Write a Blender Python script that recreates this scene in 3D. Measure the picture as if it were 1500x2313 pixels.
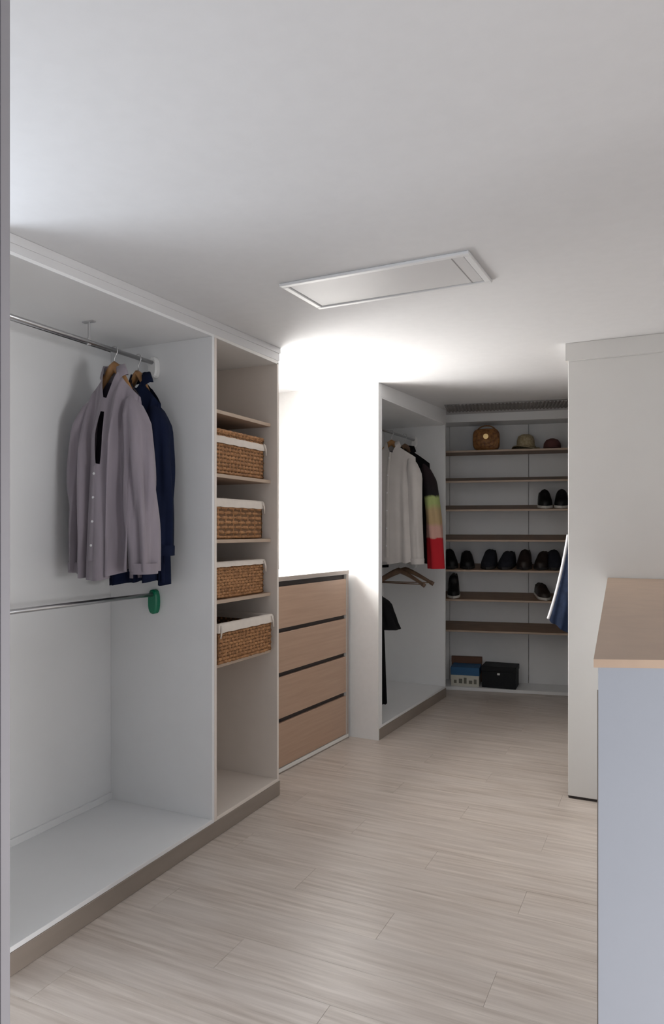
import bpy, bmesh, math, random
from mathutils import Vector, Matrix
S = bpy.context.scene
R = math.radians
PI = math.pi
for o in list(bpy.data.objects): bpy.data.objects.remove(o)

# ---------------------------------------------------------------- camera
cam = bpy.data.objects.new('camera', bpy.data.cameras.new('camera'))
S.collection.objects.link(cam)
cam.location = (0, 0, 1.45)
cam.rotation_euler = (R(90), 0, R(25.408))
cam.data.sensor_fit = 'VERTICAL'
cam.data.sensor_height = 24
cam.data.lens = 24 * 1600 / 2313
cam.data.shift_y = (1200 - 1156.5) / 2313
cam.data.clip_start = .02
S.camera = cam
# ---------------------------------------------------------------- light
S.view_settings.view_transform = 'Standard'
S.view_settings.look = 'None'
S.view_settings.gamma = 1
S.view_settings.use_curve_mapping = False
S.view_settings.exposure = -.08
w = bpy.data.worlds.new('sky'); S.world = w; w.use_nodes = True
bg = w.node_tree.nodes['Background']
bg.inputs[0].default_value = (.80, .88, 1, 1); bg.inputs[1].default_value = 1.0

def area(name, loc, rot, sx, sy, power, col):
    l = bpy.data.lights.new(name, 'AREA'); l.shape = 'RECTANGLE'; l.size = sx; l.size_y = sy
    l.energy = power; l.color = col
    o = bpy.data.objects.new(name, l); S.collection.objects.link(o)
    o.location = loc; o.rotation_euler = rot
    return o
# daylight entering through the three windows (all outside the frame), plus an added fill from the right
area('niche_window_light', (-2.60, 4.02, 1.66), (0, R(-82), 0), .72, .74, 54, (1, .98, .95))
area('near_window_light', (-2.60, 1.02, 1.72), (0, R(-95), 0), .95, .70, 19, (.84, .91, 1))
rfill = area('right_fill_light', (2.74, 1.02, .95), (0, R(64), 0), 1.2, 1.35, 80, (.98, .98, .99))  # added fill from the unseen right, lifts the left interior and floor
rfill.data.spread = R(118)
area('rear_window_light', (-.05, -.53, 1.45), (R(90), 0, 0), 1.3, 1.5, 1.6, (.78, .87, 1))

# ---------------------------------------------------------------- materials
def mat(name, col, rough=.5, grain=None, spec=.5, metal=0, bump=0, var=0, scale=8, sheen=0, objrand=False, stretch=(1, 1, 1), detail=4, coat=0):
    m = bpy.data.materials.new(name); m.use_nodes = True
    nt = m.node_tree; N = nt.nodes; L = nt.links
    b = N['Principled BSDF']
    b.inputs['Roughness'].default_value = rough
    b.inputs['Metallic'].default_value = metal
    b.inputs['Specular IOR Level'].default_value = spec
    if sheen: b.inputs['Sheen Weight'].default_value = sheen
    if coat: b.inputs['Coat Weight'].default_value = coat; b.inputs['Coat Roughness'].default_value = .25
    tc = N.new('ShaderNodeTexCoord'); mp = N.new('ShaderNodeMapping')
    mp.inputs['Scale'].default_value = stretch
    L.new(tc.outputs['Object'], mp.inputs['Vector'])
    if objrand:
        oi = N.new('ShaderNodeObjectInfo'); mu = N.new('ShaderNodeMath'); mu.operation = 'MULTIPLY'
        mu.inputs[1].default_value = 37.0
        L.new(oi.outputs['Random'], mu.inputs[0]); L.new(mu.outputs[0], mp.inputs['Location'])
    nz = N.new('ShaderNodeTexNoise'); nz.inputs['Scale'].default_value = scale; nz.inputs['Detail'].default_value = detail
    L.new(mp.outputs[0], nz.inputs['Vector'])
    mx = N.new('ShaderNodeMix'); mx.data_type = 'RGBA'
    a = [max(0, c * (1 - var)) for c in col]; c2 = [min(1, c * (1 + var)) for c in col]
    mx.inputs[6].default_value = (*(grain or a), 1); mx.inputs[7].default_value = (*(col if grain else c2), 1)
    cr = N.new('ShaderNodeMapRange'); cr.inputs[1].default_value = .32; cr.inputs[2].default_value = .66
    L.new(nz.outputs['Fac'], cr.inputs[0]); L.new(cr.outputs[0], mx.inputs[0])
    last = mx.outputs[2]
    if objrand:
        hs = N.new('ShaderNodeHueSaturation'); mr = N.new('ShaderNodeMapRange')
        mr.inputs[3].default_value = .95; mr.inputs[4].default_value = 1.05
        L.new(oi.outputs['Random'], mr.inputs[0]); L.new(mr.outputs[0], hs.inputs['Value']); L.new(last, hs.inputs['Color'])
        last = hs.outputs[0]
    L.new(last, b.inputs['Base Color'])
    if bump:
        bp = N.new('ShaderNodeBump'); bp.inputs['Strength'].default_value = bump; bp.inputs['Distance'].default_value = .004
        L.new(nz.outputs['Fac'], bp.inputs['Height']); L.new(bp.outputs[0], b.inputs['Normal'])
    return m
M = {}
M['paint'] = mat('white_paint', (.80, .80, .80), .85, var=.012, scale=30, bump=.06)
M['baywall'] = mat('low_bounce_taupe', (.30, .28, .26), .9, var=.02, scale=10)  # unseen walls; dark tone set to cut light bounced to the ceiling
M['ceil'] = mat('ceiling_paint', (.70, .70, .71), .9, var=.012, scale=20, bump=.05)
M['white'] = mat('white_laminate', (.82, .825, .83), .38, var=.01, scale=5)
M['gable'] = mat('warm_white_laminate', (.76, .745, .72), .45, var=.012, scale=5)
M['islpanel'] = mat('blue_grey_laminate', (.31, .33, .375), .42, var=.01, scale=5)
M['towerwall'] = mat('beige_laminate', (.76, .69, .625), .5, var=.02, scale=5)
M['hatch'] = mat('soft_white_lacquer', (.66, .655, .66), .45, var=.01)
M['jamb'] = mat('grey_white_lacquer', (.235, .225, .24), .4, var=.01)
M['drawer'] = mat('brown_oak_laminate', (.47, .315, .225), .45, grain=(.42, .28, .20), scale=4, stretch=(3, .6, 14))
M['shelfwood'] = mat('shelf_oak_laminate', (.44, .29, .20), .5, grain=(.36, .235, .16), scale=5, stretch=(2, 2, 10))
M['shelfdark'] = mat('shelf_walnut_laminate', (.25, .155, .095), .5, grain=(.18, .11, .065), scale=6, stretch=(1, 9, 9))
M['edge'] = mat('light_edge_band', (.50, .39, .30), .45, var=.03)
M['worktop'] = mat('worktop_laminate', (.46, .335, .245), .5, grain=(.42, .305, .225), scale=5, stretch=(2, 2, 2))
M['plinth'] = mat('taupe_plinth', (.27, .225, .19), .45, var=.05, scale=3, stretch=(1, 1, 8))
M['sideedge'] = mat('taupe_edge_band', (.40, .34, .30), .5)
M['dark'] = mat('dark_recess', (.03, .022, .02), .7)
M['chrome'] = mat('brushed_steel', (.55, .55, .56), .3, metal=1)
M['grey_pl'] = mat('pale_grey_plastic', (.78, .78, .77), .3)
M['green'] = mat('green_plastic', (.0, .17, .085), .35)
M['hanger'] = mat('hanger_wood', (.42, .22, .085), .4, grain=(.32, .16, .06), scale=20)
M['hanger_dk'] = mat('dark_hanger_wood', (.20, .12, .07), .4, grain=(.14, .08, .05), scale=20)
M['shirt'] = mat('mauve_grey_cotton', (.285, .25, .285), .9, var=.12, scale=6, sheen=.2, stretch=(3, 3, .5))
M['shirt_in'] = mat('inner_shade_cloth', (.035, .028, .045), .9)  # dark inside of the garments, as a colour
M['navy'] = mat('navy_cotton', (.0035, .008, .030), .9, var=.15, spec=.25)
M['cream'] = mat('cream_cotton', (.60, .565, .54), .9, var=.04, sheen=.2)
M['black'] = mat('black_cotton', (.005, .005, .006), .95, var=.2, spec=.15)
M['denim'] = mat('blue_denim', (.012, .021, .048), .9, spec=.2, grain=(.006, .011, .027), scale=26, bump=.2)
M['wicker'] = mat('woven_water_hyacinth', (.52, .265, .115), .65, grain=(.24, .11, .042), scale=55, bump=.3)
M['wicker_dk'] = mat('basket_core', (.16, .08, .035), .8)
M['linen'] = mat('cream_linen', (.74, .67, .60), .95, var=.03, scale=30)
M['shoe'] = mat('black_shoe_leather', (.007, .007, .008), .5, var=.2, spec=.35)
M['shoe_nv'] = mat('dark_navy_suede', (.006, .007, .014), .9, var=.2)
M['shoe_br'] = mat('dark_brown_leather', (.018, .011, .009), .5, var=.2)
M['sole'] = mat('white_rubber', (.62, .60, .56), .6)
M['sole_dk'] = mat('black_rubber', (.02, .018, .018), .6)
M['straw'] = mat('beige_straw', (.50, .42, .27), .8, grain=(.36, .29, .17), scale=60, bump=.4)
M['bagbrown'] = mat('brown_woven_rattan', (.38, .17, .05), .5, grain=(.16, .065, .02), scale=45, bump=.5)
M['maroon'] = mat('maroon_felt', (.13, .05, .045), .9)
M['blue'] = mat('blue_card', (.03, .12, .26), .6)
M['card'] = mat('white_card', (.62, .60, .52), .7)
M['mark'] = mat('grey_print', (.17, .16, .13), .7)
M['cardbrown'] = mat('brown_card', (.16, .08, .05), .8)
M['blackbox'] = mat('black_board', (.006, .007, .009), .6, spec=.3)
M['gold'] = mat('brass', (.85, .62, .30), .25, metal=1)
M['button'] = mat('pearl_button', (.8, .8, .82), .3)
M['shade_line_grey'] = mat('shade_and_hinge_grey', (.30, .29, .29), .7, var=.1)  # paints the ceiling's band of shade; also the hatch hinge line

def floor_mat():
    m = bpy.data.materials.new('whitewashed_oak_plank'); m.use_nodes = True
    nt = m.node_tree; N = nt.nodes; L = nt.links; b = N['Principled BSDF']
    b.inputs['Roughness'].default_value = .33; b.inputs['Specular IOR Level'].default_value = .45
    tc = N.new('ShaderNodeTexCoord'); oi = N.new('ShaderNodeObjectInfo')
    mu = N.new('ShaderNodeMath'); mu.operation = 'MULTIPLY'; mu.inputs[1].default_value = 53
    L.new(oi.outputs['Random'], mu.inputs[0])
    def noise(st, sc, det):
        mp = N.new('ShaderNodeMapping'); mp.inputs['Scale'].default_value = st
        L.new(tc.outputs['Object'], mp.inputs['Vector']); L.new(mu.outputs[0], mp.inputs['Location'])
        nz = N.new('ShaderNodeTexNoise'); nz.inputs['Scale'].default_value = sc; nz.inputs['Detail'].default_value = det
        L.new(mp.outputs[0], nz.inputs['Vector']); return nz
    n1 = noise((.9, 16, 1), 3.2, 5); n2 = noise((2.2, 60, 1), 3, 3); n3 = noise((.8, 3.5, 1), 2.2, 3)
    def ramp(n, a, c):
        r = N.new('ShaderNodeMapRange'); r.inputs[1].default_value = a; r.inputs[2].default_value = c
        L.new(n.outputs['Fac'], r.inputs[0]); return r
    def mix(f, a, c):
        x = N.new('ShaderNodeMix'); x.data_type = 'RGBA'
        L.new(f.outputs[0], x.inputs[0])
        for i, v in ((6, a), (7, c)):
            if isinstance(v, tuple): x.inputs[i].default_value = (*v, 1)
            else: L.new(v, x.inputs[i])
        return x.outputs[2]
    base = mix(ramp(n1, .32, .66), (.42, .35, .295), (.66, .585, .52))
    base2 = mix(ramp(n2, .3, .5), (.53, .46, .405), base)
    base3 = mix(ramp(n3, .3, .75), base2, (.62, .555, .505))
    mx = N.new('ShaderNodeMix'); mx.data_type = 'RGBA'; mx.inputs[0].default_value = .6
    L.new(base2, mx.inputs[6]); L.new(base3, mx.inputs[7])
    hs = N.new('ShaderNodeHueSaturation'); mr = N.new('ShaderNodeMapRange')
    mr.inputs[3].default_value = .97; mr.inputs[4].default_value = 1.02
    L.new(oi.outputs['Random'], mr.inputs[0]); L.new(mr.outputs[0], hs.inputs['Value']); L.new(mx.outputs[2], hs.inputs['Color'])
    L.new(hs.outputs[0], b.inputs['Base Color'])
    bp = N.new('ShaderNodeBump'); bp.inputs['Strength'].default_value = .12; bp.inputs['Distance'].default_value = .002
    L.new(n2.outputs['Fac'], bp.inputs['Height']); L.new(bp.outputs[0], b.inputs['Normal'])
    return m
M['floor'] = floor_mat()

def glass_mat():
    m = bpy.data.materials.new('window_glass'); m.use_nodes = True
    N = m.node_tree.nodes; L = m.node_tree.links; N.remove(N['Principled BSDF'])
    t = N.new('ShaderNodeBsdfTransparent'); g = N.new('ShaderNodeBsdfGlossy'); g.inputs['Roughness'].default_value = .02
    x = N.new('ShaderNodeMixShader'); x.inputs[0].default_value = .07
    L.new(t.outputs[0], x.inputs[1]); L.new(g.outputs[0], x.inputs[2]); L.new(x.outputs[0], N['Material Output'].inputs[0])
    return m
M['glass'] = glass_mat()

def band_mat(name, bands, rough=.9):
    """printed cloth: colour bands by the garment's own height (m below the shoulder)"""
    m = bpy.data.materials.new(name); m.use_nodes = True
    N = m.node_tree.nodes; L = m.node_tree.links; b = N['Principled BSDF']; b.inputs['Roughness'].default_value = rough
    tc = N.new('ShaderNodeTexCoord'); sx = N.new('ShaderNodeSeparateXYZ'); L.new(tc.outputs['Object'], sx.inputs[0])
    nz = N.new('ShaderNodeTexNoise'); nz.inputs['Scale'].default_value = 14; L.new(tc.outputs['Object'], nz.inputs['Vector'])
    ma = N.new('ShaderNodeMath'); ma.operation = 'MULTIPLY_ADD'; ma.inputs[1].default_value = .05
    L.new(nz.outputs['Fac'], ma.inputs[0]); L.new(sx.outputs['Z'], ma.inputs[2])
    mr = N.new('ShaderNodeMapRange'); mr.inputs[1].default_value = -1; mr.inputs[2].default_value = 0
    L.new(ma.outputs[0], mr.inputs[0])
    cr = N.new('ShaderNodeValToRGB'); cr.color_ramp.interpolation = 'LINEAR'
    e = cr.color_ramp.elements
    e[0].position = 0; e[0].color = (*bands[0][1], 1); e[1].position = 1; e[1].color = (*bands[-1][1], 1)
    for p, c in bands[1:-1]:
        k = e.new(p); k.color = (*c, 1)
    L.new(mr.outputs[0], cr.inputs[0]); L.new(cr.outputs[0], b.inputs['Base Color'])
    return m

# ---------------------------------------------------------------- helpers
def link(name, me, m, parent=None):
    o = bpy.data.objects.new(name, me); S.collection.objects.link(o)
    if m is not None and not me.materials: me.materials.append(m)
    if parent is not None: o.parent = parent
    return o
def tag(o, label=None, cat=None, group=None, kind=None):
    if label: o['label'] = label
    if cat: o['category'] = cat
    if group: o['group'] = group
    if kind: o['kind'] = kind
    return o
def thing(name, label, cat, loc=(0, 0, 0), rz=0, group=None, rx=0, ry=0):
    o = bpy.data.objects.new(name, None); S.collection.objects.link(o)
    o.location = loc; o.rotation_euler = (rx, ry, rz); o.empty_display_size = .1
    return tag(o, label, cat, group)
class B:
    def __init__(s): s.bm = bmesh.new()
    def box(s, x0, x1, y0, y1, z0, z1, bev=0, mtx=None):
        r = bmesh.ops.create_cube(s.bm, size=1)
        vs = r['verts']
        for v in vs:
            v.co = Vector(((x0 + x1) / 2 + v.co.x * (x1 - x0), (y0 + y1) / 2 + v.co.y * (y1 - y0), (z0 + z1) / 2 + v.co.z * (z1 - z0)))
        if mtx is not None:
            for v in vs: v.co = mtx @ v.co
        if bev:
            es = list({e for v in vs for e in v.link_edges})
            bmesh.ops.bevel(s.bm, geom=es, offset=bev, segments=1, affect='EDGES', profile=.5)
        return s
    def hexa(s, p):
        """8 corners: bottom ring of 4 then top ring of 4"""
        v = [s.bm.verts.new(q) for q in p]
        for f in ((3, 2, 1, 0), (4, 5, 6, 7), (0, 1, 5, 4), (1, 2, 6, 5), (2, 3, 7, 6), (3, 0, 4, 7)):
            s.bm.faces.new([v[i] for i in f])
        return s
    def prism(s, poly, z0, z1):
        n = len(poly)
        lo = [s.bm.verts.new((x, y, z0)) for x, y in poly]; hi = [s.bm.verts.new((x, y, z1)) for x, y in poly]
        s.bm.faces.new(lo[::-1]); s.bm.faces.new(hi)
        for i in range(n): s.bm.faces.new((lo[i], lo[(i + 1) % n], hi[(i + 1) % n], hi[i]))
        return s
    def tube(s, pts, rad, n=10, close=False, sq=(1, 1)):
        pts = [Vector(p) for p in pts]; m = len(pts)
        rr = rad if isinstance(rad, (list, tuple)) else [rad] * m
        rings = []; up = None
        for i, p in enumerate(pts):
            if close: d = pts[(i + 1) % m] - pts[i - 1]
            else: d = pts[min(i + 1, m - 1)] - pts[max(i - 1, 0)]
            d.normalize()
            if up is None:
                up = Vector((0, 0, 1)) if abs(d.z) < .9 else Vector((0, 1, 0))
            a = d.cross(up)
            if a.length < 1e-4: a = d.cross(Vector((1, 0, 0)))
            a.normalize(); b = a.cross(d).normalized(); up = b
            rings.append([s.bm.verts.new(p + a * math.cos(2 * PI * k / n) * rr[i] * sq[0] + b * math.sin(2 * PI * k / n) * rr[i] * sq[1]) for k in range(n)])
        for i in range(m if close else m - 1):
            A = rings[i]; C = rings[(i + 1) % m]
            for k in range(n): s.bm.faces.new((A[k], A[(k + 1) % n], C[(k + 1) % n], C[k]))
        if not close:
            s.bm.faces.new(rings[0][::-1]); s.bm.faces.new(rings[-1])
        return s
    def done(s, name, m, parent=None, smooth=False):
        bmesh.ops.recalc_face_normals(s.bm, faces=s.bm.faces)
        me = bpy.data.meshes.new(name)
        if smooth:
            for f in s.bm.faces: f.smooth = True
        s.bm.to_mesh(me); s.bm.free()
        return link(name, me, m, parent)
def box(name, m, parent, x0, x1, y0, y1, z0, z1, bev=.0012):
    return B().box(x0, x1, y0, y1, z0, z1, bev).done(name, m, parent)
def struct(o): o['kind'] = 'structure'; return o
def ceil(y): return 2.385 + .021 * y

# ---------------------------------------------------------------- the room
fl = struct(B().box(-2.8, 3.0, -1.6, 7.5, -.12, -.012).done('floor', M['plinth']))
rnd = random.Random(3)
PW, PL, G = .192, 1.285, .0003
meshes = {}
def plank_mesh(x0, x1):
    key = round(x1 - x0, 3)
    if key not in meshes:
        hw = (x1 - x0) / 2
        b = B().box(-hw + G, hw - G, -PW / 2 + G, PW / 2 - G, -.012, 0)
        top = [e for e in b.bm.edges if all(v.co.z > -.001 for v in e.verts)]
        bmesh.ops.bevel(b.bm, geom=top, offset=.0005, segments=1, affect='EDGES')
        me = bpy.data.meshes.new('plank'); b.bm.to_mesh(me); b.bm.free(); me.materials.append(M['floor']); meshes[key] = me
    return meshes[key]
y = -1.5; row = 0
while y < 7.3:
    off = (row * .43) % PL
    x = -2.62 - off
    while x < 1.05:
        x0 = max(x, -2.62); x1 = min(x + PL, 1.05)
        if x1 - x0 > .05:
            p = bpy.data.objects.new('plank', plank_mesh(x0, x1)); S.collection.objects.link(p)
            p.parent = fl; p.location = ((x0 + x1) / 2, y + PW / 2, 0)
        x += PL
    y += PW; row += 1

def slope_box(b, x0, x1, y0, y1, z0, t=0.0):
    """a wall block whose top follows the sloping ceiling"""
    return b.hexa([(x0, y0, z0), (x1, y0, z0), (x1, y1, z0), (x0, y1, z0),
                   (x0, y0, ceil(y0) + t), (x1, y0, ceil(y0) + t), (x1, y1, ceil(y1) + t), (x0, y1, ceil(y1) + t)])
c = B().hexa([(-2.8, -1.6, ceil(-1.6)), (3.0, -1.6, ceil(-1.6)), (3.0, 7.5, ceil(7.5)), (-2.8, 7.5, ceil(7.5)),
              (-2.8, -1.6, 2.8), (3.0, -1.6, 2.8), (3.0, 7.5, 2.8), (-2.8, 7.5, 2.8)])
struct(c.done('ceiling', M['ceil']))
# left wall with two window openings
WN = (3.64, 4.40, 1.20, 2.02); WF = (.68, 1.38, 1.2, 2.26)
b = B(); X0, X1 = -2.76, -2.62
slope_box(b, X0, X1, .6, WF[0], 0); b.box(X0, X1, WF[0], WF[1], 0, WF[2]); slope_box(b, X0, X1, WF[0], WF[1], WF[3])
slope_box(b, X0, X1, WF[1], WN[0], 0); b.box(X0, X1, WN[0], WN[1], 0, WN[2]); slope_box(b, X0, X1, WN[0], WN[1], WN[3])
slope_box(b, X0, X1, WN[1], 7.4, 0)
struct(b.done('wall_left', M['paint']))
for i, (a0, a1, z0, z1) in enumerate((WN, WF)):
    t = bpy.data.objects.new('window_%d' % (i + 1), None); S.collection.objects.link(t); struct(t); t.location = (-2.70, (a0 + a1) / 2, z0)
    hw = (a1 - a0) / 2; H = z1 - z0; fw = .045
    f = B().box(-.03, .03, -hw, -hw + fw, 0, H).box(-.03, .03, hw - fw, hw, 0, H).box(-.03, .03, -hw + fw, hw - fw, 0, fw).box(-.03, .03, -hw + fw, hw - fw, H - fw, H)
    f.done('window_frame', M['grey_pl'], t)
    B().box(-.004, .004, -hw + fw, hw - fw, fw, H - fw).done('pane', M['glass'], t)
struct(slope_box(B(), -2.76, .14 + .6, 7.3, 7.42, 0).done('wall_back', M['paint']))
struct(slope_box(B(), .14, .95, 4.045, 7.3, 0).done('wall_right', M['paint']))
struct(slope_box(B(), .63, .95, 1.75, 4.045, 0).done('wall_near_right', M['paint']))
struct(slope_box(B(), .95, 2.78, 1.75, 1.87, 0).done('fill_bay_far', M['baywall']))  # unseen bay, added to hold the right fill at a distance
b = B(); WS = (.34, 1.70, .30, 1.60)
slope_box(b, 2.78, 2.90, -.67, WS[0], 0); b.box(2.78, 2.90, WS[0], WS[1], 0, WS[2]); slope_box(b, 2.78, 2.90, WS[0], WS[1], WS[3]); slope_box(b, 2.78, 2.90, WS[1], 1.87, 0)
struct(b.done('fill_bay_right', M['baywall']))  # added bay wall around the right fill
struct(slope_box(B(), -2.76, -.80, .50, .6, 0).done('wall_front', M['paint']))
struct(slope_box(B(), -1.05, -.95, -.55, .50, 0).done('wall_lobby_left', M['paint']))
b = B(); WR = (-.75, .65, .65, 2.25)
slope_box(b, -1.05, WR[0], -.67, -.55, 0); slope_box(b, WR[1], 2.78, -.67, -.55, 0)
b.box(WR[0], WR[1], -.67, -.55, 0, WR[2]); slope_box(b, WR[0], WR[1], -.67, -.55, WR[3])
struct(b.done('wall_lobby_rear', M['baywall']))
for n_, w_, h_, lc_, rz_ in ((3, 1.4, 1.6, (-.05, -.61, .65), 0), (4, 1.36, 1.30, (2.84, 1.02, .30), R(90))):  # the last one, on the right, is added to carry the fill
    t = bpy.data.objects.new('window_%d' % n_, None); S.collection.objects.link(t); struct(t); t.location = lc_; t.rotation_euler = (0, 0, rz_)
    k = w_ / 2
    B().box(-k, -k + .05, -.03, .03, 0, h_).box(k - .05, k, -.03, .03, 0, h_).box(-k + .05, k - .05, -.03, .03, 0, .05).box(-k + .05, k - .05, -.03, .03, h_ - .05, h_).done('window_frame', M['grey_pl'], t)
    B().box(-k + .05, k - .05, -.004, .004, .05, h_ - .05).done('pane', M['glass'], t)
# wall at the end of the window niche (its end face meets the second wardrobe)
b = B().hexa([(-2.62, 4.60, 0), (-1.814, 4.569, 0), (-1.812, 4.612, 0), (-2.62, 4.64, 0),
              (-2.62, 4.60, ceil(4.6)), (-1.814, 4.569, ceil(4.57)), (-1.812, 4.612, ceil(4.61)), (-2.62, 4.64, ceil(4.64))])
struct(b.done('wall_niche', M['paint']))
# the door frame at the left border
dj = bpy.data.objects.new('door_1', None); S.collection.objects.link(dj); struct(dj)
dj.location = (-.80, .6, 0)
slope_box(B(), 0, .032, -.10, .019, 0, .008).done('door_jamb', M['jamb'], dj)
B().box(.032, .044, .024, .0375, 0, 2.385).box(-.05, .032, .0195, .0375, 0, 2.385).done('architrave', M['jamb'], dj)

# ---------------------------------------------------------------- ceiling hatch
tilt = math.atan(.021)
h = thing('ceiling_hatch', 'white rectangular access hatch with a raised frame set in the ceiling', 'hatch', (-1.015, 2.63, ceil(2.63)), R(-.6), rx=tilt)
hx, hy = .385, .178; fw = .026
fr = B().box(-hx, hx, -hy, -hy + fw, -.012, 0, .003).box(-hx, hx, hy - fw, hy, -.012, 0, .003).box(-hx, -hx + fw, -hy + fw, hy - fw, -.012, 0, .003).box(hx - fw, hx, -hy + fw, hy - fw, -.012, 0, .003)
fr.done('hatch_frame', M['white'], h)
B().box(-hx + fw, hx - fw, -hy + fw, hy - fw, -.0012, -.0002).done('shadow_gap', M['dark'], h)
B().box(-hx + fw + .004, hx - fw - .004, -hy + fw + .004, hy - fw - .004, -.007, -.0015, .001).done('hatch_panel', M['hatch'], h)
B().box(hx - fw - .05, hx - fw - .046, -hy + fw + .004, hy - fw - .004, -.0078, -.0070).done('hinge_line', M['shade_line_grey'], h)

# ---------------------------------------------------------------- first wardrobe run (left)
FX, BX = -1.935, -2.555
def soff(y): return 2.335 + .0125 * y - .004
Z0 = .077
hw1 = thing('hanging_wardrobe', 'open white built-in hanging wardrobe with two clothes rails nearest the door frame', 'wardrobe', (-2.2, 2.16, 0))
ox, oy = 2.2, -2.16
def wbox(name, m, par, x0, x1, y0, y1, z0, z1, bev=.001):
    return box(name, m, par, x0 + ox, x1 + ox, y0 + oy, y1 + oy, z0, z1, bev)
wbox('side_panel', M['white'], hw1, BX, FX, 1.55, 1.568, Z0, soff(1.55))
wbox('side_panel', M['white'], hw1, BX, FX, 2.763, 2.781, Z0, soff(2.77))
wbox('back_panel', M['white'], hw1, BX - .01, BX, 1.55, 2.781, Z0, soff(2.1))
wbox('bottom_panel', M['white'], hw1, BX, FX, 1.568, 2.763, Z0, Z0 + .018)
B().hexa([(BX + ox, 1.55 + oy, soff(1.55)), (FX + ox, 1.55 + oy, soff(1.55)), (FX + ox, 2.781 + oy, soff(2.781)), (BX + ox, 2.781 + oy, soff(2.781)),
          (BX + ox, 1.55 + oy, soff(1.55) + .018), (FX + ox, 1.55 + oy, soff(1.55) + .018), (FX + ox, 2.781 + oy, soff(2.781) + .018), (BX + ox, 2.781 + oy, soff(2.781) + .018)]).done('top_panel', M['white'], hw1)
# skirting rim along the inside of the base
wbox('skirting_strip', M['white'], hw1, BX, BX + .012, 1.568, 2.763, Z0 + .018, Z0 + .05)
RX = -2.268
def rail(par, name, x, y0, y1, z, r, px, py, bcol, bh, bw, dz, support=None, seg=14):
    """tube clothes rail, both ends in oval sockets"""
    rr = B().tube([(x + px, y0 + py, z), (x + px, y1 + py, z)], r, seg, sq=(1, .8)).done(name, M['chrome'], par, True)
    for ye, s in ((y0, 1), (y1, -1)):
        pts = []
        for k in range(20):
            a = 2 * PI * k / 20; cx, cz = math.cos(a), math.sin(a)
            pts.append((x + px + bw * cx * abs(cx) ** -.3 if abs(cx) > 1e-6 else x + px, z + dz + bh * (abs(cz) ** .85) * (1 if cz > 0 else -1)))
        bb = B()
        for d0, sc in ((0, 1.0),):
            lo = [bb.bm.verts.new((p[0], ye + py, p[1])) for p in pts]
            mid = [bb.bm.verts.new((p[0], ye + py + s * .022, p[1])) for p in pts]
            hi = [bb.bm.verts.new((x + px + (p[0] - x - px) * .8, ye + py + s * .030, z + dz + (p[1] - z - dz) * .88)) for p in pts]
            for A, C in ((lo, mid), (mid, hi)):
                for k in range(20): bb.bm.faces.new((A[k], A[(k + 1) % 20], C[(k + 1) % 20], C[k]))
            bb.bm.faces.new(hi); bb.bm.faces.new(lo[::-1])
        e = bb.done('rail_socket', bcol, rr, False)
        if bcol is M['green']: e['label'] = 'green oval plastic rail socket'
    return rr
r1 = rail(hw1, 'clothes_rail', RX, 1.569, 2.762, 2.270, .0125, ox, oy, M['grey_pl'], .052, .026, -.022)
B().tube([(RX + ox, 2.32 + oy, 2.28), (RX + ox, 2.32 + oy, soff(2.32) - .004)], .005, 8).box(RX + ox - .03, RX + ox + .03, 2.31 + oy, 2.33 + oy, soff(2.32) - .006, soff(2.32) - .0005).box(RX + ox - .006, RX + ox + .006, 2.312 + oy, 2.328 + oy, 2.255, 2.288, .002).done('rail_support', M['chrome'], r1)
rail(hw1, 'clothes_rail', RX, 1.569, 2.762, 1.142, .0125, ox, oy, M['green'], .060, .028, -.035)

tw = thing('shelving_tower', 'narrow open tower of five brown shelves between hanging wardrobe and window niche', 'shelving', (-2.2, 3.09, 0))
ox, oy = 2.2, -3.09
T0, T1 = 2.782, 3.392
wbox('side_panel', M['towerwall'], tw, BX, FX, T0, T0 + .018, Z0, soff(T0))
wbox('side_panel', M['towerwall'], tw, BX, FX, T1 - .018, T1, Z0, soff(T1))
wbox('back_panel', M['towerwall'], tw, BX - .01, BX, T0, T1, Z0, soff(3.1))
wbox('bottom_panel', M['towerwall'], tw, BX, FX, T0 + .018, T1 - .018, Z0, Z0 + .018)
wbox('top_panel', M['gable'], tw, BX, FX, T0, T1, soff(T0) + .0, soff(T1) + .018)
SHZ = [2.024, 1.713, 1.392, 1.096, .785]
for z in SHZ:
    s = wbox('shelf', M['shelfwood'], tw, BX, -1.978, T0 + .018, T1 - .018, z, z + .018)
    box('edge_band', M['edge'], s, -1.978 + ox, -1.9765 + ox, T0 + .019 + oy, T1 - .019 + oy, z + .0005, z + .0175, 0)

cn = B().hexa([(FX - .02, 1.55, soff(1.55) + .012), (FX + .002, 1.55, soff(1.55) + .012), (FX + .002, 3.395, soff(3.395) + .012), (FX - .02, 3.395, soff(3.395) + .012),
               (FX - .02, 1.55, ceil(1.55) - .001), (FX + .002, 1.55, ceil(1.55) - .001), (FX + .002, 3.395, ceil(3.395) - .001), (FX - .02, 3.395, ceil(3.395) - .001)])
cn.hexa([(FX + .002, 1.55, ceil(1.55) - .030), (FX + .007, 1.55, ceil(1.55) - .030), (FX + .007, 3.40, ceil(3.4) - .030), (FX + .002, 3.40, ceil(3.4) - .030),
         (FX + .002, 1.55, ceil(1.55) - .001), (FX + .007, 1.55, ceil(1.55) - .001), (FX + .007, 3.40, ceil(3.4) - .001), (FX + .002, 3.40, ceil(3.4) - .001)])
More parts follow.
